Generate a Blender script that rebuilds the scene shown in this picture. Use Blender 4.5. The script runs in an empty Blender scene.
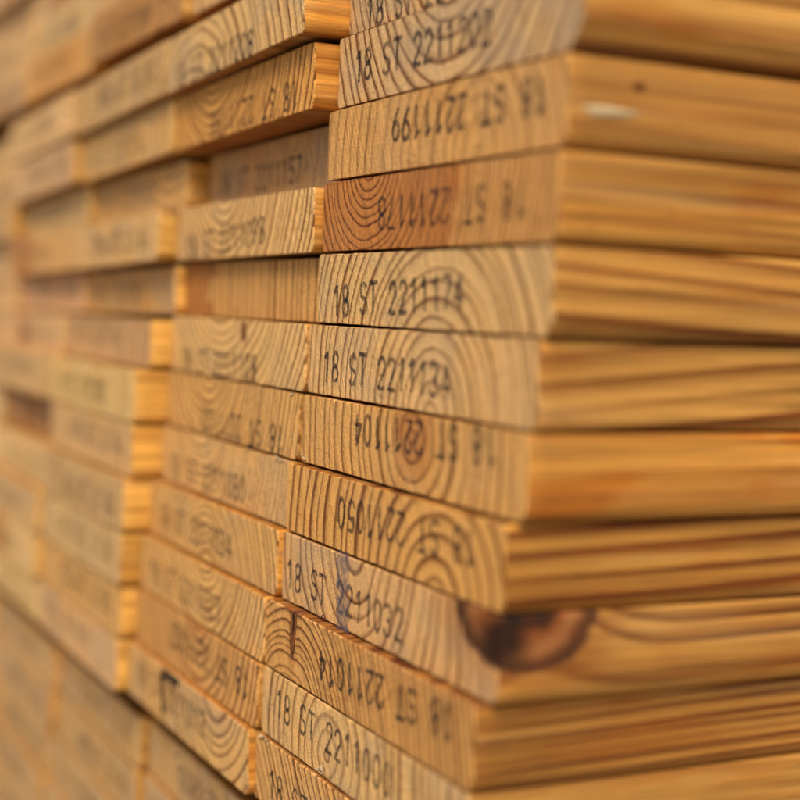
import bpy, math, random
from mathutils import Vector, Matrix

# ------------------------------------------------------------------ camera, world, sun, exposure
scene = bpy.context.scene
col = scene.collection
R = math.radians

CAM_POS = Vector((0.31916, -0.20474, -0.06581))
YAW, PITCH, ROLL = 0.457853, -0.0612474, 0.0367142
F_PX = 1504.6
FOCUS = 0.492
FSTOP = 4.8

fwd = Vector((-math.cos(YAW)*math.cos(PITCH), math.sin(YAW)*math.cos(PITCH), math.sin(PITCH)))
rgt = fwd.cross(Vector((0, 0, 1))).normalized()
upv = rgt.cross(fwd)
r2 = math.cos(ROLL)*rgt + math.sin(ROLL)*upv
u2 = -math.sin(ROLL)*rgt + math.cos(ROLL)*upv
cam_data = bpy.data.cameras.new('camera')
cam = bpy.data.objects.new('camera', cam_data)
col.objects.link(cam)
m = Matrix((r2, u2, -fwd)).transposed().to_4x4()
m.translation = CAM_POS
cam.matrix_world = m
cam_data.sensor_width = 36.0
cam_data.lens = F_PX/800.0*36.0
cam_data.clip_start = 0.01
cam_data.clip_end = 500.0
cam_data.dof.use_dof = True
cam_data.dof.focus_distance = FOCUS
cam_data.dof.aperture_fstop = FSTOP
scene.camera = cam

SUN_DIR = Vector((0.50, -0.58, 1.0)).normalized()          # towards the sun
world = bpy.data.worlds.new('World')
scene.world = world
world.use_nodes = True
wt = world.node_tree
wt.nodes.clear()
wo = wt.nodes.new('ShaderNodeOutputWorld')
bg = wt.nodes.new('ShaderNodeBackground')
sky = wt.nodes.new('ShaderNodeTexSky')
sky.sky_type = 'NISHITA'
sky.sun_disc = False
sky.sun_elevation = math.asin(SUN_DIR.z)
sky.sun_rotation = math.atan2(SUN_DIR.x, SUN_DIR.y)
sky.air_density = 1.0
sky.dust_density = 4.0
sky.ozone_density = 0.5
bg.inputs['Strength'].default_value = 0.085
wt.links.new(sky.outputs[0], bg.inputs[0])
wt.links.new(bg.outputs[0], wo.inputs[0])

sun_data = bpy.data.lights.new('sun', 'SUN')
sun_data.energy = 1.5
sun_data.angle = R(24)
sun_data.color = (1.0, 0.915, 0.755)
sun = bpy.data.objects.new('sun', sun_data)
col.objects.link(sun)
sun.rotation_euler = SUN_DIR.to_track_quat('Z', 'Y').to_euler()

vs = scene.view_settings
vs.view_transform = 'Standard'
vs.look = 'None'
vs.exposure = 0.84
vs.gamma = 1.0
scene.cycles.use_adaptive_sampling = True
scene.cycles.adaptive_threshold = 0.03
scene.cycles.max_bounces = 6
scene.cycles.diffuse_bounces = 4
scene.cycles.glossy_bounces = 2
scene.cycles.time_limit = 1000

# ------------------------------------------------------------------ node helpers
class NB:
    def __init__(self, name):
        self.mat = bpy.data.materials.new(name)
        self.mat.use_nodes = True
        self.t = self.mat.node_tree
        self.t.nodes.clear()
    def n(self, kind, **kw):
        nd = self.t.nodes.new(kind)
        for k, v in kw.items():
            setattr(nd, k, v)
        return nd
    def put(self, sock, v):
        if hasattr(v, 'is_output') or isinstance(v, bpy.types.NodeSocket):
            self.t.links.new(v, sock)
        elif v is not None:
            sock.default_value = v
    def m(self, op, a, b=None, c=None, clamp=False):
        nd = self.n('ShaderNodeMath', operation=op, use_clamp=clamp)
        self.put(nd.inputs[0], a)
        if b is not None: self.put(nd.inputs[1], b)
        if c is not None: self.put(nd.inputs[2], c)
        return nd.outputs[0]
    def v(self, op, a, b=None, scale=None):
        nd = self.n('ShaderNodeVectorMath', operation=op)
        self.put(nd.inputs[0], a)
        if b is not None: self.put(nd.inputs[1], b)
        if scale is not None: self.put(nd.inputs['Scale'], scale)
        return nd.outputs['Value'] if op in ('LENGTH', 'DOT_PRODUCT', 'DISTANCE') else nd.outputs['Vector']
    def sep(self, a):
        nd = self.n('ShaderNodeSeparateXYZ'); self.put(nd.inputs[0], a)
        return nd.outputs[0], nd.outputs[1], nd.outputs[2]
    def comb(self, x, y, z):
        nd = self.n('ShaderNodeCombineXYZ')
        for i, q in enumerate((x, y, z)): self.put(nd.inputs[i], q)
        return nd.outputs[0]
    def attr(self, name):
        nd = self.n('ShaderNodeAttribute', attribute_type='OBJECT', attribute_name=name)
        return nd.outputs['Vector'], nd.outputs['Color']
    def noise(self, vec, scale=1.0, detail=2.0, rough=0.5, dim='3D', w=None, color=False):
        nd = self.n('ShaderNodeTexNoise', noise_dimensions=dim)
        if vec is not None: self.put(nd.inputs['Vector'], vec)
        if w is not None: self.put(nd.inputs['W'], w)
        nd.inputs['Scale'].default_value = scale
        nd.inputs['Detail'].default_value = detail
        nd.inputs['Roughness'].default_value = rough
        return nd.outputs['Color'] if color else nd.outputs[0]
    def ramp(self, fac, stops, interp='EASE'):
        nd = self.n('ShaderNodeValToRGB')
        cr = nd.color_ramp
        cr.interpolation = interp
        while len(cr.elements) < len(stops): cr.elements.new(0.5)
        for e, (p, c) in zip(cr.elements, stops):
            e.position = p
            e.color = (c, c, c, 1) if not hasattr(c, '__len__') else (*c, 1)
        self.put(nd.inputs[0], fac)
        return nd.outputs[0]
    def sstep(self, x, a, b):
        nd = self.n('ShaderNodeMapRange', interpolation_type='SMOOTHSTEP')
        self.put(nd.inputs['Value'], x)
        self.put(nd.inputs['From Min'], a); self.put(nd.inputs['From Max'], b)
        return nd.outputs[0]
    def mix(self, fac, a, b, blend='MIX'):
        nd = self.n('ShaderNodeMix', data_type='RGBA', blend_type=blend)
        self.put(nd.inputs[0], fac)
        self.put(nd.inputs[6], a if not isinstance(a, tuple) else (*a, 1))
        self.put(nd.inputs[7], b if not isinstance(b, tuple) else (*b, 1))
        return nd.outputs[2]

# ------------------------------------------------------------------ wood: one solid-wood shader, read per board from the board's own properties
def wood(name, end, broad=False):
    b = NB(name)
    tc = b.n('ShaderNodeTexCoord')
    P = b.v('SCALE', tc.outputs['Object'], scale=1000.0)                 # millimetres in the board's own frame
    px, py, pz = b.sep(P)
    pith_x, pith_z, spacing = b.sep(b.attr('pith' if end else 'side_pith')[0])
    lean_x, lean_z, seed = b.sep(b.attr('lean')[0])
    contrast, heart_r, grey = b.sep(b.attr('grain' if end else 'side_grain')[0])
    tint = b.attr('end_tint' if end else 'side_tint')[1]
    if broad: tint = b.mix(1.0, tint, (0.58, 0.50, 0.46), 'MULTIPLY')      # broad faces darkened: shade of the ledges between rows put into the colour
    kpos = b.attr('knot')[0]
    ksize = b.attr('knot_size')[0]
    S = b.comb(b.m('MULTIPLY', seed, 37.1), b.m('MULTIPLY', seed, 11.7), b.m('MULTIPLY', seed, 53.3))
    # slow wander of the growth rings, long along the grain
    q1 = b.v('ADD', b.v('MULTIPLY', P, (0.020, 0.0045, 0.020)), S)
    w1 = b.v('SCALE', b.v('SUBTRACT', b.noise(q1, detail=1.5, color=True), (0.5, 0.5, 0.5)), scale=9.0 if end else 5.0)
    q2 = b.v('ADD', b.v('MULTIPLY', P, (0.16, 0.014, 0.16)), S)
    w2 = b.v('SCALE', b.v('SUBTRACT', b.noise(q2, detail=2.0, color=True), (0.5, 0.5, 0.5)), scale=0.9)
    w3 = b.v('SCALE', b.v('SUBTRACT', b.noise(b.v('MULTIPLY', P, (1.1, 0.05, 1.1)), detail=2.0, color=True), (0.5, 0.5, 0.5)), scale=1.0 if end else 0.35)
    W = b.v('ADD', b.v('ADD', w1, w2), w3)
    wx, wy, wz = b.sep(W)
    dx = b.m('ADD', b.m('SUBTRACT', b.m('SUBTRACT', px, pith_x), b.m('MULTIPLY', lean_x, py)), wx)
    dz = b.m('ADD', b.m('SUBTRACT', b.m('SUBTRACT', pz, pith_z), b.m('MULTIPLY', lean_z, py)), wz)
    r = b.m('SQRT', b.m('ADD', b.m('MULTIPLY', dx, dx), b.m('MULTIPLY', dz, dz)))
    # a knot pushes the rings aside
    ke = b.v('LENGTH', b.v('DIVIDE', b.v('SUBTRACT', b.v('ADD', P, b.v('SCALE', w2, scale=2.6)), kpos), ksize))
    kin = b.m('POWER', 2.718, b.m('MULTIPLY', b.m('MULTIPLY', ke, ke), -0.55))
    r = b.m('ADD', r, b.m('MULTIPLY', kin, b.m('MULTIPLY', b.sep(ksize)[0], 0.55)))
    ringc = b.m('DIVIDE', r, spacing)
    ringc = b.m('ADD', ringc, b.m('MULTIPLY', b.noise(None, scale=1.0, detail=1.0, dim='1D',
                w=b.m('ADD', b.m('MULTIPLY', ringc, 0.42), b.m('MULTIPLY', seed, 9.3))), 1.1))
    fr = b.m('FRACT', ringc)
    idx = b.m('FLOOR', ringc)
    wn = b.n('ShaderNodeTexWhiteNoise', noise_dimensions='1D')
    b.put(wn.inputs['W'], b.m('ADD', idx, b.m('MULTIPLY', seed, 3.7)))
    ringv = b.m('MULTIPLY_ADD', wn.outputs[0], 0.5, 0.55)
    late = b.ramp(fr, [(0.0, 0.10), (0.08, 0.0), (0.50, 0.05), (0.70, 0.35), (0.83, 1.0), (0.93, 0.95), (1.0, 0.10)] if end else [(0.0, 0.12), (0.12, 0.0), (0.34, 0.08), (0.62, 0.5), (0.85, 1.0), (0.93, 0.9), (1.0, 0.12)])
    patch = b.m('MULTIPLY_ADD', b.noise(b.v('ADD', b.v('MULTIPLY', P, (0.09, 0.01, 0.09)), S), detail=2), 0.8, 0.65)
    late = b.m('MULTIPLY', b.m('MULTIPLY', b.m('MULTIPLY', late, ringv), patch), contrast, clamp=True)
    # colours
    dark = b.mix(1.0, tint, (0.28, 0.165, 0.09) if end else (0.34, 0.185, 0.075), 'MULTIPLY')
    c = b.mix(late, tint, dark)
    hn = b.m('MULTIPLY', b.m('SUBTRACT', b.noise(b.v('ADD', b.v('MULTIPLY', P, (0.10, 0.006, 0.07)), S), detail=3, rough=0.6), 0.5), b.m('MULTIPLY', heart_r, 0.6))
    heart = b.m('MULTIPLY', b.sstep(b.m('ADD', b.m('SUBTRACT', heart_r, r), hn), -6.0, 6.0), b.m('GREATER_THAN', heart_r, 1.0))
    c = b.mix(b.m('MULTIPLY', heart, 0.9), c, b.mix(1.0, c, (0.74, 0.55, 0.42), 'MULTIPLY'))
    big = b.noise(b.v('ADD', b.v('MULTIPLY', P, (0.030, 0.006, 0.045)), S), detail=3)
    if end:
        # greyed, handled end grain
        gm = b.m('MULTIPLY', b.sstep(big, 0.42, 0.66), grey)
        c = b.mix(gm, c, b.mix(0.50, c, (0.46, 0.335, 0.205)))
        warm = b.sstep(b.noise(b.v('ADD', b.v('MULTIPLY', P, (0.07, 0.07, 0.09)), S), detail=3), 0.52, 0.72)
        c = b.mix(b.m('MULTIPLY', warm, 0.30), c, b.mix(1.0, c, (1.12, 0.96, 0.62), 'MULTIPLY'))
        fine = b.noise(b.v('MULTIPLY', P, (1.9, 1.0, 1.1)), detail=3, rough=0.7)
        pores = b.noise(b.v('MULTIPLY', P, (5.5, 1.0, 4.0)), detail=2)
        c = b.mix(1.0, c, b.ramp(fine, [(0.25, 0.50), (0.5, 0.98), (0.75, 1.42)]), 'MULTIPLY')
        fl = b.noise(b.v('ADD', b.comb(b.m('MULTIPLY', px, 1.5), 0.0, b.m('MULTIPLY', pz, 0.75)), S), detail=4, rough=0.75)
        c = b.mix(1.0, c, b.ramp(fl, [(0.30, 0.62), (0.47, 0.98), (0.58, 1.0), (0.72, 1.55)]), 'MULTIPLY')
        # saw strokes, faint and slanted
        sw = b.noise(b.v('ADD', b.comb(b.m('ADD', b.m('MULTIPLY', px, 1.15), b.m('MULTIPLY', pz, 0.55)), 0.0, b.m('MULTIPLY', pz, 0.035)), S), detail=3, rough=0.6)
        c = b.mix(1.0, c, b.ramp(sw, [(0.3, 0.80), (0.7, 1.16)]), 'MULTIPLY')
        # radial drying checks: thin dark lines that run out from the pith
        ang = b.m('ARCTAN2', dz, dx)
        ck = b.noise(b.v('ADD', b.comb(b.m('MULTIPLY', ang, 9.0), b.m('MULTIPLY', r, 0.05), seed), S), detail=2)
        chk = b.m('MULTIPLY', b.sstep(b.m('ABSOLUTE', b.m('SUBTRACT', ck, 0.5)), 0.013, 0.0),
                  b.sstep(b.noise(b.v('ADD', b.v('MULTIPLY', P, (0.05, 0.05, 0.08)), S), detail=1), 0.50, 0.62))
        c = b.mix(b.m('MULTIPLY', chk, 0.5), c, b.mix(1.0, c, (0.35, 0.24, 0.18), 'MULTIPLY'))
        hgt = b.m('ADD', b.m('ADD', b.m('MULTIPLY', fine, 0.9), b.m('ADD', b.m('MULTIPLY', pores, 0.5), b.m('MULTIPLY', fl, 1.0))),
                  b.m('ADD', b.m('MULTIPLY', late, 0.5), b.m('MULTIPLY', sw, 1.3)))
        bdist, rough = 0.0009, 0.66
    else:
        fib = b.noise(b.v('ADD', b.v('MULTIPLY', P, (0.85, 0.016, 0.85)), S), detail=4, rough=0.72)
        c = b.mix(1.0, c, b.ramp(fib, [(0.28, 0.62), (0.5, 0.98), (0.72, 1.36)]), 'MULTIPLY')
        stk = b.noise(b.v('ADD', b.v('MULTIPLY', P, (0.42, 0.0045, 0.42)), S), detail=2, rough=0.6)
        c = b.mix(1.0, c, b.ramp(stk, [(0.30, (0.66, 0.56, 0.46)), (0.47, (0.98, 0.97, 0.95)), (0.56, (1.02, 1.02, 1.02)), (0.72, (1.24, 1.27, 1.40))]), 'MULTIPLY')
        res = b.sstep(b.noise(b.v('ADD', b.v('MULTIPLY', P, (0.05, 0.020, 0.09)), S), detail=3), 0.53, 0.68)
        c = b.mix(b.m('MULTIPLY', res, grey), c, b.mix(1.0, c, (0.92, 0.68, 0.36), 'MULTIPLY'))
        c = b.mix(1.0, c, b.ramp(big, [(0.30, 0.72), (0.5, 1.0), (0.7, 1.18)]), 'MULTIPLY')
        pale = b.sstep(b.noise(b.v('ADD', b.v('MULTIPLY', P, (0.11, 0.007, 0.16)), S), detail=3), 0.54, 0.70)
        c = b.mix(b.m('MULTIPLY', pale, 0.42), c, b.mix(0.4, c, (0.66, 0.44, 0.20)))
        # handling dirt and small dents
        dirt = b.sstep(b.noise(b.v('ADD', b.v('MULTIPLY', P, (0.22, 0.10, 0.30)), S), detail=4, rough=0.7), 0.62, 0.74)
        c = b.mix(b.m('MULTIPLY', dirt, 0.5), c, b.mix(1.0, c, (0.55, 0.47, 0.42), 'MULTIPLY'))
        pores = b.noise(b.v('MULTIPLY', P, (3.0, 0.4, 3.0)), detail=3, rough=0.7)
        hgt = b.m('ADD', b.m('ADD', b.m('MULTIPLY', fib, 0.9), b.m('MULTIPLY', pores, 0.5)), b.m('ADD', b.m('MULTIPLY', late, 0.25), b.m('MULTIPLY', dirt, -0.5)))
        bdist, rough = 0.00022, 0.60
    ke = b.m('ADD', ke, b.m('MULTIPLY', b.m('SUBTRACT', b.noise(b.v('ADD', b.v('MULTIPLY', P, (0.24, 0.24, 0.24)), S), detail=3, rough=0.6), 0.5), 0.18))
    # knot colours: bark ring, red-brown wood, a dark heart and a paler scar
    rim = b.m('MULTIPLY', b.sstep(ke, 0.70, 0.93), b.sstep(ke, 1.12, 0.99))
    inside = b.sstep(ke, 1.02, 0.92)
    kn = b.noise(b.v('ADD', b.v('MULTIPLY', P, (0.10, 0.07, 0.12)), S), detail=3)
    kf = b.m('ADD', b.m('MULTIPLY', b.sstep(ke, 0.15, 0.85), 0.62), b.m('MULTIPLY', b.m('SUBTRACT', kn, 0.34), 1.25))
    kc = b.ramp(kf, [(0.14, (0.016, 0.008, 0.004)), (0.32, (0.090, 0.027, 0.008)), (0.58, (0.28, 0.080, 0.018)), (0.98, (0.40, 0.165, 0.050))], 'LINEAR')
    kd = b.v('LENGTH', b.v('SUBTRACT', b.v('DIVIDE', b.v('SUBTRACT', b.v('ADD', P, b.v('SCALE', w2, scale=3.0)), kpos), ksize), (0.0, -0.38, -0.50)))
    kc = b.mix(b.m('MULTIPLY', b.sstep(kd, 0.58, 0.14), 0.93), kc, (0.020, 0.009, 0.004))
    c = b.mix(inside, c, kc)
    c = b.mix(b.m('MULTIPLY', rim, b.m('MULTIPLY_ADD', kn, 0.8, 0.42, clamp=True)), c, (0.040, 0.013, 0.006))
    halo = b.m('MULTIPLY', b.sstep(ke, 1.9, 1.0), 0.6)
    c = b.mix(b.m('MULTIPLY', halo, b.m('SUBTRACT', 1.0, inside)), c, b.mix(1.0, c, (0.78, 0.58, 0.42), 'MULTIPLY'))
    hgt = b.m('ADD', hgt, b.m('MULTIPLY', rim, -2.0))
    bs = b.n('ShaderNodeBsdfPrincipled')
    b.put(bs.inputs['Base Color'], c)
    b.put(bs.inputs['Roughness'], b.m('MULTIPLY_ADD', inside, 0.95-rough, rough))
    bs.inputs['Specular IOR Level'].default_value = 0.16 if end else 0.24
    bp = b.n('ShaderNodeBump')
    bp.inputs['Strength'].default_value = 0.8
    bp.inputs['Distance'].default_value = bdist
    b.put(bp.inputs['Height'], hgt)
    b.put(bs.inputs['Normal'], bp.outputs[0])
    out = b.n('ShaderNodeOutputMaterial')
    b.put(out.inputs[0], bs.outputs[0])
    return b.mat

def ink(name, colour, cover, scale):
    b = NB(name)
    tc = b.n('ShaderNodeTexCoord')
    P = b.v('SCALE', tc.outputs['Object'], scale=1000.0)
    n1 = b.noise(b.v('MULTIPLY', P, (scale, 1.0, scale)), detail=3, rough=0.7)
    n2 = b.noise(b.v('MULTIPLY', P, (0.12, 1.0, 0.2)), detail=1)
    a = b.m('MULTIPLY', b.ramp(n1, [(0.30, 0.12), (0.62, 1.0)]), b.m('MULTIPLY', b.ramp(n2, [(0.3, 0.72), (0.6, 1.0)]), cover))
    d = b.n('ShaderNodeBsdfPrincipled')
    d.inputs['Base Color'].default_value = (*colour, 1)
    d.inputs['Roughness'].default_value = 0.8
    d.inputs['Specular IOR Level'].default_value = 0.15
    tr = b.n('ShaderNodeBsdfTransparent')
    mx = b.n('ShaderNodeMixShader')
    b.put(mx.inputs[0], a); b.put(mx.inputs[1], tr.outputs[0]); b.put(mx.inputs[2], d.outputs[0])
    out = b.n('ShaderNodeOutputMaterial')
    b.put(out.inputs[0], mx.outputs[0])
    return b.mat

M_END = wood('sawn_end_grain', True)
M_SIDE = wood('planed_side_grain', False)
M_BROAD = wood('shaded_broad_face', False, True)  # side grain with ledge shade painted into its tint
M_INK = ink('stamp_ink', (0.022, 0.018, 0.020), 0.90, 1.5)
M_SMEAR = ink('smeared_ink', (0.13, 0.115, 0.14), 0.55, 0.5)
M_PEN = ink('marker_ink', (0.012, 0.009, 0.008), 1.6, 0.6)

# ------------------------------------------------------------------ board mesh
T_, W_, LEN = 0.024, 0.150, 2.4
GAP = 0.001
LX, LY = -0.0019948, -0.0015315      # drift of the rows: the whole pile leans a little

def board_mesh(seed, t=0.0237, w=0.150, bev=(1.2, 1.2, 1.2, 1.2)):
    """Sawn board: end at y=0, runs to +y; x is its width, z its thickness.
    bev = radius in mm of the arrises (right bottom, right top, left top, left bottom)."""
    rnd = random.Random(seed)
    hw = w/2
    prof = []
    def arc(cx, cz, a0, r, n):
        for i in range(n+1):
            a = a0 + (math.pi/2)*i/n
            prof.append((cx + r*math.cos(a), cz + r*math.sin(a)))
    def line(p, q, step=0.0011):
        n = max(1, int(math.hypot(q[0]-p[0], q[1]-p[1])/step))
        for i in range(1, n):
            prof.append((p[0]+(q[0]-p[0])*i/n, p[1]+(q[1]-p[1])*i/n))
    cham = bev[0] if isinstance(bev[0], tuple) else None
    r = [(0.0012 if isinstance(k, tuple) else k/1000) for k in bev]
    if cham:
        ca, cb = cham[0]/1000, cham[1]/1000
        prof.extend([(hw-ca, 0), (hw-0.55*ca, 0.32*cb), (hw-0.2*ca, 0.7*cb), (hw, cb)])
        line((hw, cb), (hw, t-r[1]))
        r[0] = ca
    else:
        arc(hw-r[0], r[0], -math.pi/2, r[0], 4)
        line((hw, r[0]), (hw, t-r[1]))
    arc(hw-r[1], t-r[1], 0, r[1], 4)
    line((hw-r[1], t), (-hw+r[2], t))
    arc(-hw+r[2], t-r[2], math.pi/2, r[2], 4)
    line((-hw, t-r[2]), (-hw, r[3]))
    arc(-hw+r[3], r[3], math.pi, r[3], 4)
    line((-hw+r[3], 0), (hw-r[0], 0))
    n = len(prof)
    ys = [0.0, 0.0005, 0.006, 0.016, 0.03, 0.05, 0.08, 0.12, 0.17, 0.24, 0.36, 0.6, 1.0, 1.6, LEN]
    verts, faces, mats = [], [], []
    raw = [rnd.uniform(-1, 1) for _ in range(n)]
    jit = [(raw[i-2]+2*raw[i-1]+3*raw[i]+2*raw[(i+1) % n]+raw[(i+2) % n])/5 for i in range(n)]
    jit2 = [0.10*rnd.uniform(0, 1) for _ in range(n)]
    for _ in range(9):                                   # a few chips and torn spots along the arris
        k0, wd, am = rnd.randrange(n), rnd.randint(1, 4), rnd.uniform(0.4, 1.6)
        for q in range(-wd, wd+1):
            jit2[(k0+q) % n] += am*(1-abs(q)/(wd+1))
    ph = [rnd.uniform(0, 6.28) for _ in range(4)]
    cz = t/2
    for k, y in enumerate(ys):
        for i, (x, z) in enumerate(prof):
            sx = 1 if x > 0 else -1
            if k == 0:
                ins = 0.00030 + 0.00022*jit2[i]
                xx = x - math.copysign(min(ins, abs(x)), x) if abs(abs(x)-hw) < 0.003 else x
                zz = z + (ins if z < cz else -ins)
                verts.append((xx, 0.00006*jit[i], zz))
            else:
                e = 0.00010*jit[i]*(1 if k < 3 else 0.4)
                wob = 0.00018*math.sin(9*y+ph[0]+sx) + 0.00010*math.sin(31*y+ph[1])
                bow = 0.00022*math.sin(5*y+ph[2])
                verts.append((x + (wob if abs(abs(x)-hw) < 0.004 else 0) + (e if abs(abs(x)-hw) < 0.003 else 0), y + (0.0004*jit2[i] if k == 1 else 0),
                              z + (e if abs(abs(x)-hw) >= 0.003 else 0) - abs(bow)*(1 if z > cz else -1)))
    faces.append(list(range(n))); mats.append(0)
    for k in range(len(ys)-1):
        for i in range(n):
            j = (i+1) % n
            faces.append([k*n+i, (k+1)*n+i, (k+1)*n+j, k*n+j])
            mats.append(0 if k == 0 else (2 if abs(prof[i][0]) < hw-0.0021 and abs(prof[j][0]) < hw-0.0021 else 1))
    faces.append([ (len(ys)-1)*n + i for i in reversed(range(n))]); mats.append(0)
    me = bpy.data.meshes.new('wooden_board')
    me.from_pydata(verts, [], faces)
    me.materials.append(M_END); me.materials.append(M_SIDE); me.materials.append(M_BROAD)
    for p, mi in zip(me.polygons, mats):
        p.material_index = mi
        p.use_smooth = mi > 0
    me.update()
    return me

# ------------------------------------------------------------------ stamp lettering: thin single-stroke characters
def arcpts(cx, cy, rx, ry, a0, a1, n=14):
    return [(cx+rx*math.cos(R(a0+(a1-a0)*i/n)), cy+ry*math.sin(R(a0+(a1-a0)*i/n))) for i in range(n+1)]
GLYPH = {
 '0': [arcpts(.25, .5, .22, .5, 90, 450, 24)],
 '1': [[(.08, .80), (.29, 1.0)], [(.29, 1.0), (.29, 0.0)]],
 '2': [arcpts(.25, .73, .22, .27, 170, -28, 14) + [(.03, .02)], [(.03, 0), (.49, 0)]],
 '3': [arcpts(.23, .75, .22, .25, 160, -90, 14), arcpts(.23, .25, .24, .25, 90, -160, 14)],
 '4': [[(.36, 0), (.36, 1.0), (.02, .30), (.50, .30)]],
 '5': [[(.45, 1.0), (.08, 1.0), (.05, .55)] + arcpts(.24, .31, .23, .31, 110, -155, 14)],
 '6': [[(.40, 1.0), (.12, .62)] + arcpts(.25, .29, .22, .29, 160, 520, 20)],
 '7': [[(.02, 1.0), (.47, 1.0), (.17, 0.0)]],
 '8': [arcpts(.25, .76, .19, .24, -90, 270, 20), arcpts(.25, .26, .22, .26, 90, 450, 20)],
 '9': [arcpts(.25, .71, .22, .29, -20, 340, 20) + [(.40, .40), (.12, 0.0)]],
 'S': [arcpts(.25, .75, .21, .25, 30, 270, 14) + arcpts(.25, .25, .23, .25, 90, -150, 14)[1:]],
 'T': [[(0, 1.0), (.52, 1.0)], [(.26, 1.0), (.26, 0)]],
}
def ribbon(pts, hw, y, verts, faces, rnd):
    if len(pts) < 2: return
    base = len(verts)
    closed = math.hypot(pts[0][0]-pts[-1][0], pts[0][1]-pts[-1][1]) < 1e-6
    n = len(pts)
    for i, p in enumerate(pts):
        a = pts[i-1] if i else (pts[-2] if closed else None)
        c = pts[i+1] if i < n-1 else (pts[1] if closed else None)
        tx = ty = 0.0
        for q, s in ((a, -1), (c, 1)):
            if q is None: continue
            d = (s*(q[0]-p[0]), s*(q[1]-p[1])); l = math.hypot(*d) or 1
            tx += d[0]/l; ty += d[1]/l
        l = math.hypot(tx, ty) or 1
        nx, ny = -ty/l, tx/l
        h = hw*rnd.uniform(.68, 1.22)
        ext = 0.5*hw
        ex = (-tx/l*ext if i == 0 else (tx/l*ext if i == n-1 else 0)) if not closed else 0
        ey = (-ty/l*ext if i == 0 else (ty/l*ext if i == n-1 else 0)) if not closed else 0
        verts.append((p[0]+ex+nx*h, y, p[1]+ey+ny*h))
        verts.append((p[0]+ex-nx*h, y, p[1]+ey-ny*h))
    for i in range(n-1):
        faces.append((base+2*i, base+2*i+1, base+2*i+3, base+2*i+2))

def stamp(board, text, flip, cx, cz, ang=0.0, length=92.0, height=9.4, seed=0, stroke=0.60):
    """Ink-jet stamp on the end: a child of the board, 0.15 mm proud of the wood."""
    rnd = random.Random(seed*7+3)
    verts, faces = [], []
    pitch = length/len(text)
    press = rnd.uniform(0.95, 1.3)
    k = 0
    for i, ch in enumerate(text):
        if ch == ' ': continue
        jx, jz = rnd.uniform(-.25, .25), rnd.uniform(-.3, .3)
        for st in GLYPH[ch]:
            pts = []
            for (a, b_) in st:
                x = -length/2 + pitch*i + pitch*0.12 + a*pitch*1.42 + jx
                z = (b_-0.5)*height + jz
                pts.append((x, z))
            # straight strokes get extra points so the edges can be ragged
            fine = [pts[0]]
            for p, q in zip(pts, pts[1:]):
                n = max(1, int(math.hypot(q[0]-p[0], q[1]-p[1])/0.9))
                fine += [(p[0]+(q[0]-p[0])*s/n, p[1]+(q[1]-p[1])*s/n) for s in range(1, n+1)]
            sub = []
            ribbon(fine, stroke*press, -0.15-0.02*(k % 3), verts, faces, rnd)
            k += 1
    a = R(ang) + (math.pi if flip else 0)
    ca, sa = math.cos(a), math.sin(a)
    vv = [((x*ca - z*sa + cx)/1000, y/1000, (x*sa + z*ca + cz)/1000) for x, y, z in verts]
    child_mesh('stamp', vv, faces, M_INK, board)

def child_mesh(name, verts, faces, mat, parent):
    me = bpy.data.meshes.new(name)
    me.from_pydata(verts, [], faces)
    me.materials.append(mat)
    o = bpy.data.objects.new(name, me)
    col.objects.link(o)
    o.parent = parent
    return o

# ------------------------------------------------------------------ the boards
END = (0.85, 0.511, 0.205)           # pale sawn end
SIDE = (0.585, 0.278, 0.055)          # honey coloured long side
def mul(c, k):
    return tuple(a*b for a, b in zip(c, k)) if hasattr(k, '__len__') else tuple(a*k for a in c)

def board(colidx, row, label, group, dy=0.0, dx=0.0, dz=0.0, pith=(0, -10, 5), lean=(0.0, 0.012), contrast=1.0, heart=0.0, grey=0.5,
          end=END, side=SIDE, knot=None, ksize=(8, 8, 8), bev=((1.8, 2.9), 1.6, 1.3, 1.6), sp=None, sc=None, res=0.5, text=None, flip=False, tz=11.5, tx=None, tang=0.0, roll=0.0, t=23.4, sag=None):
    if sag:
        dz -= (sag[0]+sag[1])/2
        roll = -math.degrees((sag[1]-sag[0])/150.0)
        t -= 0.7
    seed = (colidx+1)*101 + (row+7)*13
    x = LX*row - colidx*(W_+GAP) + dx/1000 - W_/2
    y = LY*row + dy/1000
    z = -row*T_ + dz/1000
    if row > 10: z -= 0.0135
    o = bpy.data.objects.new('wooden_board', board_mesh(seed, t=t/1000, bev=bev))
    col.objects.link(o)
    o.location = (x, y, z)
    o.rotation_euler = (0, R(roll), 0)
    o['label'] = label; o['category'] = 'board'; o['group'] = group
    o['pith'] = [float(v) for v in pith]
    rs = random.Random(seed)
    o['lean'] = [float(lean[0]), float(lean[1]), rs.uniform(0.5, 9.5)]
    o['grain'] = [float(contrast), float(heart), float(grey)]
    if sp is None:
        up_ = rs.random() < .5
        sp = (W_*500 - rs.uniform(10, 45), rs.choice([-1, 1])*rs.uniform(35, 75)+12, rs.uniform(3.4, 6.2))
    o['side_pith'] = [float(v) for v in sp]
    o['side_grain'] = [float(sc if sc is not None else rs.uniform(.25, .6)), 0.0, float(res)]
    o['end_tint'] = [float(v) for v in end]
    o['side_tint'] = [float(v) for v in side]
    o['knot'] = [float(v) for v in (knot or (0, -4000, 0))]
    o['knot_size'] = [float(v) for v in ksize]
    BOARDS[(colidx, row)] = o
    if text:
        cx = tx if tx is not None else (15.0 if flip else -16.0)
        stamp(o, text, flip, cx, tz, tang, seed=seed)
    return o

BOARDS = {}
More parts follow.
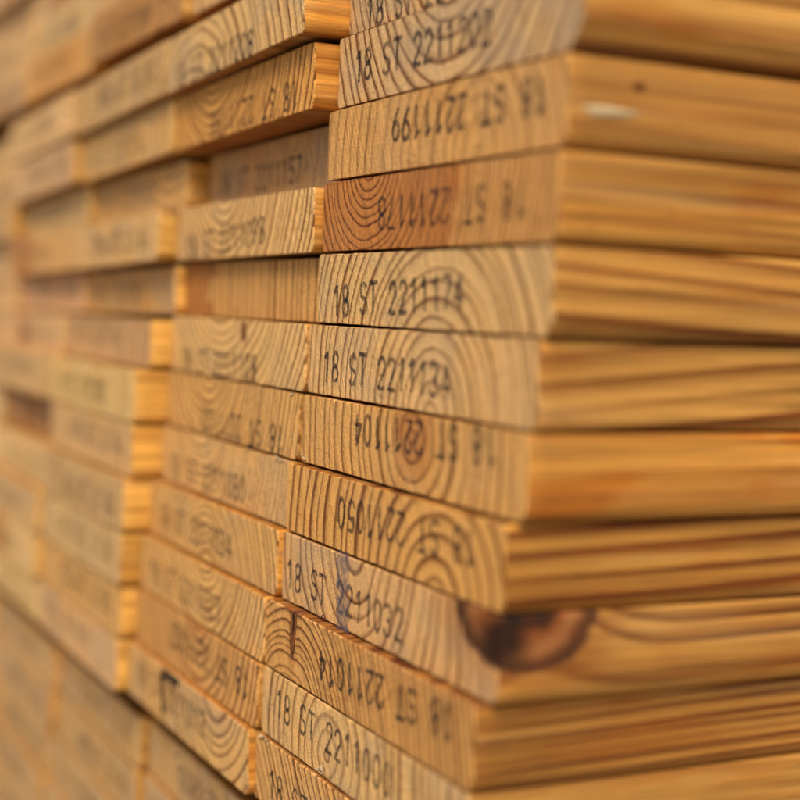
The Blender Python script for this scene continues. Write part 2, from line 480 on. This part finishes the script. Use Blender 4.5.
# (column, row), x, z, length, angle, lift, seed
SPLINTERS = [((0, 9), -22, 2.2, 6, 25, 1.2, 1), ((0, 9), -20, 1.6, 5, 55, 1.6, 2), ((0, 9), -24, 1.4, 7, 12, 0.9, 3),
             ((0, 5), -70, 0.8, 4.5, 150, 1.0, 4), ((0, 10), -71, 22.8, 8, 12, 1.2, 5), ((0, 10), -66, 23.0, 5, -8, .8, 6),
             ((0, 4), -73, 1.0, 4, 75, .8, 7), ((1, 6), 66, 23.0, 6, 170, 1.0, 8), ((0, 7), -40, 0.7, 5, 8, .9, 9), ((1, 5), 70, 22.6, 4, 185, .8, 10)]
NEAR = 'board ends stacked in the near corner column'
SECOND = 'board ends stacked in the second column from the corner'
FAR_ = 'blurred board ends in the far columns'
LOW = 'board ends of the lower package under the long gap'

# --- near corner column, top to bottom
A = [
 dict(row=-2, text='18 ST 2211215', label='board at the very top of the near corner column, above the one stamped 2211206', pith=(10, 30, 4)),
 dict(row=-1, text='18 ST 2211206', tz=5.5, pith=(6, 29, 4.6), contrast=1.30, end=mul(END, (.95, .95, 1.0)), grey=.9, lean=(0, .01),
      label='topmost board end at the corner, cut by the frame, vertical rings at its left'),
 dict(row=0, text='18 ST 2211202', tz=12.3, dx=-.3, dy=-.8, pith=(6, 47, 5.4), contrast=1.46, grey=1.0, end=mul(END, (.95, .95, 1.0)), lean=(0, .02), sp=(40, 80, 7), sc=0.92, bev=((6.0, 7.0), 1.4, 1.2, 1.2),
      label='corner board with bold dark bowl-shaped rings, stamped 2211202, above a deep dark gap'),
 dict(row=1, text='18 ST 2211199', flip=True, tz=14, tx=20, dx=-1.5, dy=-.9, pith=(30, 2, 6.5), contrast=0.59, heart=0, grey=.3, end=mul(END, (.90, .76, .55)), lean=(.01, -.03),
      side=mul(SIDE, (.86, .80, .75)), sc=0.40, res=.9, knot=(76, 21, 16.5), ksize=(3, 1.9, 1.3), bev=((2.2, 3.6), 1.8, 1.2, 1.2),
      label='honey coloured corner board stamped 2211199 upside down, pale resin drop on its side'),
 dict(row=2, text='18 ST 2211178', flip=True, tz=11.5, tx=14, dx=.2, dy=-.3, pith=(-40, 27, 2.9), contrast=1.03, heart=62, grey=.15, end=mul(END, (.92, .74, .50)), lean=(0, -.015), sp=(35, -50, 4.2), sc=0.69, res=.7,
      side=mul(SIDE, (1.0, .95, .8)), label='corner board with red-brown heartwood at left, stamped 2211178 upside down'),
 dict(row=3, text='18 ST 2211174', tz=9.5, tang=2.5, dx=1.2, dy=.8, pith=(14, -16, 4.9), contrast=1.19, grey=.45, end=mul(END, (1.0, .98, .9)), lean=(0, -.055), sp=(45, -50, 5.6), sc=1.15, res=.3, bev=((2.4, 4.2), 1.4, 1.2, 1.4),
      label='pale corner board stamped 2211174, its rings arching over the number'),
 dict(row=4, text='18 ST 2211134', tz=10, dx=-.3, dy=1.0, pith=(18, -2, 4.6), contrast=1.03, grey=.5, end=mul(END, (1.03, 1.0, .94)), lean=(0, .085), sp=(50, -45, 6.0), sc=1.15, res=.3,
      label='pale greyish corner board stamped 2211134, concentric arcs at the middle of its end'),
 dict(row=5, text='18 ST 2211104', flip=True, tz=16.5, tang=2.0, tx=14, dx=.7, dy=1.4, pith=(11, 16, 5.6), contrast=0.92, heart=12, grey=.2, end=mul(END, (.97, .84, .60)), lean=(.0, .02), sp=(20, 60, 14), sc=0.52, res=.95,
      side=mul(SIDE, (.95, .86, .7)), label='warm corner board stamped 2211104 upside down around a reddish ring centre'),
 dict(row=6, text='18 ST 2211050', flip=True, tz=13.5, tang=1.5, tx=14.5, dx=-.6, dy=-.5, pith=(38, -4, 6.0), contrast=1.30, grey=.15, end=mul(END, (.99, .82, .52)), lean=(0, .035), sp=(30, -60, 5.0), sc=1.15, res=.4,
      side=mul(SIDE, (1.02, .96, .8)), label='golden corner board stamped 2211050 upside down, resting on the knotty board'),
 dict(row=7, text='18 ST 2211032', tz=9.6, tx=-25, dx=.9, dy=.4, pith=(-16, 27, 6.2), contrast=1.08, grey=.7, end=mul(END, (.98, .90, .84)), lean=(.0, .04), sp=(50, 70, 6.5), sc=1.03, res=.5,
      knot=(74, 9, 24), ksize=(24, 20, 15), bev=((2.0, 3.4), 1.2, 1.2, 1.2),
      label='corner board stamped 2211032 with a big dark knot on its upper corner'),
 dict(row=8, text='18 ST 2211014', flip=True, tz=13, tang=3.0, tx=18, dx=-1.2, dy=-1.9, pith=(-52, -16, 3.0), contrast=1.30, heart=0, grey=.1, end=mul(END, (.90, .74, .50)), lean=(0, .02), sp=(30, -60, 2.6), sc=1.03, res=.5,
      knot=(-50, 0, 20), ksize=(2.7, 10, 12), side=mul(SIDE, (.82, .74, .62)),
      label='brown corner board stamped 2211014 upside down, dark streak through its wavy rings'),
 dict(row=9, text='18 ST 2211000', tz=13.5, dy=-.5, pith=(-17, 8, 5.8), contrast=1.08, grey=.9, end=mul(END, (1.0, .96, .85)), lean=(0, -.02),
      label='pale corner board stamped 2211000, round ring centre under its number'),
 dict(row=10, text='18 ST 2211002', tz=9, pith=(-150, -70, 3.6), contrast=1.35, grey=.3, end=mul(END, (.95, .84, .66)), lean=(0, -.03),
      label='lowest corner board with close slanting rings, just below the one stamped 2211000'),
]
for d in A:
    d = dict(d); row = d.pop('row'); lab = d.pop('label')
    b = board(0, row, lab, NEAR, **d)
    if row == 1: resin_board = b
    if row == 7: knot_board = b

# --- second column
B = [
 dict(row=-3, text='18 ST 2211240', dz=5.5, dy=-7, label='board of the second column above the dark slanting gap, topmost of all'),
 dict(row=-2, text='18 ST 2211230', dz=5.5, dy=-8, pith=(0, 40, 5), label='board in the second column just above the dark slanting gap, mostly cut by the frame'),
 dict(row=-1, text='18 ST 2211208', tz=5.0, dy=-16.5, pith=(-36, -26, 6.0), contrast=1.08, grey=.8, end=mul(END, (1.0, .98, .88)), side=mul(SIDE, (1.15, 1.1, .9)),
      label='pale board stamped 2211208 jutting out furthest, at the top left of the corner column'),
 dict(row=0, text='18 ST 2211188', flip=True, tz=6.5, dy=-9.2, pith=(-26, 44, 4.0), contrast=1.69, grey=.0, end=mul(END, (1.0, .80, .46)), side=mul(SIDE, (1.1, 1.0, .8)),
      label='bright orange board with bold slanting rings and shaded underside, jutting from the second column'),
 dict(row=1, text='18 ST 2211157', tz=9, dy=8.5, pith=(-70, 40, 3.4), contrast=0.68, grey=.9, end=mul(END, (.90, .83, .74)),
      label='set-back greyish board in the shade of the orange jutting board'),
 dict(row=2, text='18 ST 2211098', tz=7.5, tang=3, dy=-3.2, pith=(-18, 38, 3.9), contrast=1.42, grey=.5, end=mul(END, (1.1, 1.06, .92)), side=mul(SIDE, (1.15, 1.12, 1.0)),
      label='pale board stamped 2211098 left of the red-brown heartwood board'),
 dict(row=3, dy=3.5, pith=(-160, 14, 5.4), contrast=1.01, heart=118, grey=.0, end=mul(END, (.92, .78, .55)),
      label='unstamped board with straight upright grain and a red-brown left half'),
 dict(row=4, text='18 ST 2211108', tz=5.2, tang=1.0, dy=0, pith=(-12, 62, 4.2), contrast=1.08, grey=.55, end=mul(END, (1.1, 1.06, .9)), knot=(14, -1, 19), ksize=(2.6, 8, 3.4),
      label='pale board stamped 2211108 along its lower edge with a tiny knot above'),
 dict(row=5, text='18 ST 2211122', flip=True, tz=5.8, dy=1, pith=(-24, 40, 4.0), contrast=1.35, grey=.1, end=mul(END, (1.03, .92, .68)),
      label='warm board stamped upside down along its lower edge, left of board 2211104'),
 dict(row=6, text='18 ST 2211080', tz=7.6, dy=1.3, pith=(-26, 38, 3.1), contrast=1.15, grey=.5, end=mul(END, (1.08, .99, .82)),
      label='pinkish pale board stamped 2211080 with half circles hanging from its top edge'),
 dict(row=7, text='18 ST 2211034', tz=10, dy=-1, pith=(0, -14, 3.8), contrast=1.28, grey=.4, end=mul(END, (1.05, .95, .72)), side=mul(SIDE, (1.2, 1.15, .9)),
      label='board stamped 2211034 with arched rings, thin bright side strip at its right'),
 dict(row=8, text='18 ST 2211023', tz=9.7, dy=-2.5, pith=(8, 38, 3.8), contrast=1.49, grey=.3, end=mul(END, (1.1, 1.0, .76)), side=mul(SIDE, (1.2, 1.15, .9)),
      label='light board with deep bowl-shaped rings below the arched rings of board 2211034'),
 dict(row=9, text='18 ST 2211022', flip=True, tz=13, tx=20, dy=-2, pith=(10, 32, 4.6), contrast=1.35, heart=14, grey=.1, end=mul(END, (.94, .78, .54)),
      label='brown board stamped upside down, directly above the black corner mark'),
 dict(row=10, text='18 ST 2211012', tz=13, dy=-2.8, pith=(40, 36, 5.0), contrast=1.22, grey=.6, end=mul(END, (.98, .9, .72)), side=mul(SIDE, (1.2, 1.1, .85)),
      label='bottom board of the second column carrying a black corner mark'),
]
SAG = {1: {-1: (0.3, 4.2), 0: (0.3, 3.2), 1: (0.6, 2.4), 2: (0.3, 1.4), 3: (0, .6)},
       2: {-1: (4, 8.3), 0: (3.5, 8), 1: (2.5, 6), 2: (1.4, 4.6), 3: (0.3, 2.2), 4: (0, .6)},
       3: {-1: (8, 12.3), 0: (8, 12), 1: (6, 9), 2: (4.8, 7), 3: (2.2, 4), 4: (0.6, 1.8)},
       4: {-1: (12, 15), 0: (12, 15), 1: (9, 11), 2: (7, 8.5), 3: (4, 5), 4: (1.8, 2.6)},
       5: {-1: (15, 15), 0: (15, 15), 1: (11, 11), 2: (8.5, 8.5), 3: (5, 5), 4: (2.6, 2.6)}}
THIN = {1: 23.2, 2: 21.6, 3: 21.6, 4: 21.6, 5: 21.6}
for d in B:
    d = dict(d); row = d.pop('row'); lab = d.pop('label')
    if row in SAG[1]: d.update(sag=SAG[1][row], t=THIN[1])
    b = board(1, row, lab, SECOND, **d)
    if row == 10: mark_board = b

# --- the blurred columns
STAMP_A = {-1: 'top corner board', 0: 'board 2211202', 1: 'board 2211199', 2: 'board 2211178', 3: 'board 2211174', 4: 'board 2211134',
           5: 'board 2211104', 6: 'board 2211050', 7: 'knotty board 2211032', 8: 'board 2211014', 9: 'board 2211000', 10: 'lowest corner board'}
COLNAME = {2: 'third', 3: 'fourth', 4: 'fifth', 5: 'sixth'}
DY = {2: {-4: -9, -3: -11, -2: -12.5, -1: -17, 0: -10.8, 1: -1, 2: -11.5, 3: -1, 4: -9.5, 5: -14, 6: -12.3, 7: -13.5, 8: -12, 9: -9.3, 10: -8.3},
      3: {-4: -9, -3: -9, -2: -11, -1: -18.5, 0: -15.5, 1: -5, 2: -12, 3: -2, 4: -10.5, 5: -14.5, 6: -3.5, 7: -11, 8: -14.8, 9: -13, 10: -8},
      4: {6: -6, 8: -10}, 5: {}}
TOPROW = {2: -4, 3: -5, 4: -6, 5: -6}
CTINT = {(2, 0): (1.02, .95, .75), (2, 1): (.98, .9, .72), (2, 2): (1.05, 1.0, .88), (2, 3): (.96, .86, .68), (2, -2): (.74, .58, .38), (3, -2): (.90, .72, .42), (4, -2): (.84, .80, .78), (4, 0): (.82, .78, .74), (4, 1): (.9, .86, .8),
         (3, 6): (.62, .48, .34), (3, 2): (.96, .84, .64), (2, 9): (1.0, .9, .68)}  # darkest fourth-column tone: shading of the set-back board put into its colour
for c in (2, 3, 4, 5):
    for row in range(TOPROW[c], 11):
        rr = random.Random(c*1000+row*7)
        dy = DY[c].get(row, rr.uniform(-15, -4))
        tone = CTINT.get((c, row))
        if tone is None:
            v = rr.uniform(.86, 1.12)
            tone = (v, v*rr.uniform(.93, 1.04), v*rr.uniform(.88, 1.12))
        look = 'brown' if tone[0] < .9 else ('pale' if tone[2] > .78 else 'honey toned')
        if row >= -1:
            lab = f'blurred {look} board in the {COLNAME[c]} column from corner, level with {STAMP_A[row]}'
        else:
            nth = {-2: 'first', -3: 'second', -4: 'third', -5: 'fourth', -6: 'fifth'}[row]
            lab = f'{look} board above the slanting upper gap, {nth} up in the {COLNAME[c]} column'
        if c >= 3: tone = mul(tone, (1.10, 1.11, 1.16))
        fl = rr.random() < .5
        bright = rr.uniform(1.25, 1.45) if row >= 3 else rr.uniform(.95, 1.15)
        sg = SAG[c].get(row)
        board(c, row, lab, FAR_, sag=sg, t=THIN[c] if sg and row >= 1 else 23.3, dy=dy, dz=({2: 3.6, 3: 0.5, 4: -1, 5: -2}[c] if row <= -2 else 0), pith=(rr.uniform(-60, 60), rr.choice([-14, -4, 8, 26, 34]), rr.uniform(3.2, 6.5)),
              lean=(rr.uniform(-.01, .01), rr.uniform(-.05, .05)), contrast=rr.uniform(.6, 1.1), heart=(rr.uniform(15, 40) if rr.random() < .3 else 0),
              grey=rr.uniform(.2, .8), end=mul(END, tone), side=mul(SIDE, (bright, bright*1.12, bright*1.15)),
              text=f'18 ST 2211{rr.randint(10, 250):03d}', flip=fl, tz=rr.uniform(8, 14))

# --- the lower package under the long gap: set back a little, its columns stepped
LDY = {0: 15, 1: 10, 2: 5.5, 3: 3.5, 4: 1.5, 5: -1}
LTOP = {0: 11, 1: 11, 2: 11, 3: 11, 4: 11, 5: 11}
LBOT = {0: 12, 1: 13, 2: 14, 3: 16, 4: 17, 5: 17}
ORD = ['first', 'second', 'third', 'fourth', 'fifth', 'sixth', 'seventh']
for c in range(6):
    for row in range(LTOP[c], LBOT[c]+1):
        rr = random.Random(c*991+row*17)
        v = rr.uniform(.80, .90)
        cn = {0: 'corner', 1: 'second', **COLNAME}[c]
        board(c, row, f'{"dull" if v < .85 else "tan"} board in the lower package, {ORD[row-11]} row below the long gap, {cn} column', LOW,
              dy=LDY[c]+rr.uniform(-1, 1), pith=(rr.uniform(-60, 60), rr.choice([-10, 4, 30]), rr.uniform(3.5, 6)), contrast=.7, grey=.9,
              end=mul(END, (v, v*.95, v*.86)), side=mul(SIDE, (rr.uniform(.9, 1.2), 1.0, .8)), text=f'18 ST 2210{rr.randint(800, 990)}', flip=rr.random() < .5)

# --- marks and small pieces that belong to single boards
def quad_strip(parent, name, pts, half, mat, y=-0.22, seed=1):
    rnd = random.Random(seed); vs_, fs = [], []
    fine = [pts[0]]
    for p, q in zip(pts, pts[1:]):
        n = max(1, int(math.hypot(q[0]-p[0], q[1]-p[1])/1.2))
        fine += [(p[0]+(q[0]-p[0])*s/n, p[1]+(q[1]-p[1])*s/n) for s in range(1, n+1)]
    ribbon(fine, half, y, vs_, fs, rnd)
    return child_mesh(name, [(x/1000, yy/1000, z/1000) for x, yy, z in vs_], fs, mat, parent)
quad_strip(knot_board, 'ink_smear', [(-23.5, 22.2), (-23.0, 12), (-22.2, 1.0)], 5.0, M_SMEAR, y=-0.24)
quad_strip(mark_board, 'corner_mark', [(-23.5, 4.5), (-25.0, 20.8), (-5.0, 21.0)], 2.2, M_PEN, y=-0.24)

def splinter(parent, x, z, length, ang, lift, seed):
    """A torn fibre still hanging on the end face."""
    rnd = random.Random(seed); vv, ff = [], []
    N = 7
    for i in range(N+1):
        t_ = i/N
        r_ = 0.00042*(1-t_)**0.7 + 0.00004
        cx_ = x/1000 + math.cos(R(ang))*length/1000*t_ + 0.0004*math.sin(4*t_+seed)
        cz_ = z/1000 + math.sin(R(ang))*length/1000*t_ + 0.0003*math.sin(5*t_+2*seed)
        cy_ = -0.0002 - lift/1000*t_*t_
        for k in range(5):
            a_ = 2*math.pi*k/5
            vv.append((cx_ - math.sin(R(ang))*r_*math.cos(a_), cy_ + r_*math.sin(a_), cz_ + math.cos(R(ang))*r_*math.cos(a_)))
    for i in range(N):
        for k in range(5):
            q = (k+1) % 5
            ff.append((i*5+k, i*5+q, (i+1)*5+q, (i+1)*5+k))
    o = child_mesh('splinter', vv, ff, M_END, parent)
    for k_ in ('pith', 'side_pith', 'lean', 'grain', 'side_grain', 'knot', 'knot_size'):
        o[k_] = parent[k_]
    o['end_tint'] = o['side_tint'] = [0.80, 0.60, 0.34]
for spec in SPLINTERS:
    splinter(BOARDS[spec[0]], *spec[1:])

# a drop of hardened resin on the side of board 2211199
rvs, rfs = [], []
NU, NV = 24, 6
for j in range(NV+1):
    a = (math.pi/2)*j/NV
    for i in range(NU):
        p = 2*math.pi*i/NU
        k = 1 + 0.12*math.sin(3*p+1) + 0.08*math.sin(5*p)
        rvs.append((0.0748 + 0.0011*math.sin(a), 0.0125 + 0.0088*k*math.cos(a)*math.cos(p), 0.0095 + 0.0015*k*math.cos(a)*math.sin(p)))
for j in range(NV):
    for i in range(NU):
        q = (i+1) % NU
        rfs.append((j*NU+i, j*NU+q, (j+1)*NU+q, (j+1)*NU+i))
rm = NB('hardened_resin')
rb = rm.n('ShaderNodeBsdfPrincipled')
rb.inputs['Base Color'].default_value = (0.58, 0.42, 0.21, 1)
rb.inputs['Roughness'].default_value = 0.25
ro = rm.n('ShaderNodeOutputMaterial')
rm.put(ro.inputs[0], rb.outputs[0])
rdrop = child_mesh('resin_drop', rvs, rfs, rm.mat, resin_board)
for p_ in rdrop.data.polygons: p_.use_smooth = True

# ------------------------------------------------------------------ ground the pile stands on
gm = NB('yard_concrete')
gtc = gm.n('ShaderNodeTexCoord')
gn = gm.noise(gtc.outputs['Object'], scale=6, detail=6)
gb = gm.n('ShaderNodeBsdfPrincipled')
gm.put(gb.inputs['Base Color'], gm.ramp(gn, [(0.3, (0.20, 0.18, 0.155)), (0.7, (0.33, 0.30, 0.26))]))
gb.inputs['Roughness'].default_value = 0.9
go = gm.n('ShaderNodeOutputMaterial')
gm.put(go.inputs[0], gb.outputs[0])
gz = -17*T_ - 0.0135 - 0.002
gme = bpy.data.meshes.new('ground')
gme.from_pydata([(-60, -60, gz), (60, -60, gz), (60, 60, gz), (-60, 60, gz)], [], [(0, 1, 2, 3)])
gme.materials.append(gm.mat)
g = bpy.data.objects.new('ground', gme)
col.objects.link(g)
g['kind'] = 'structure'
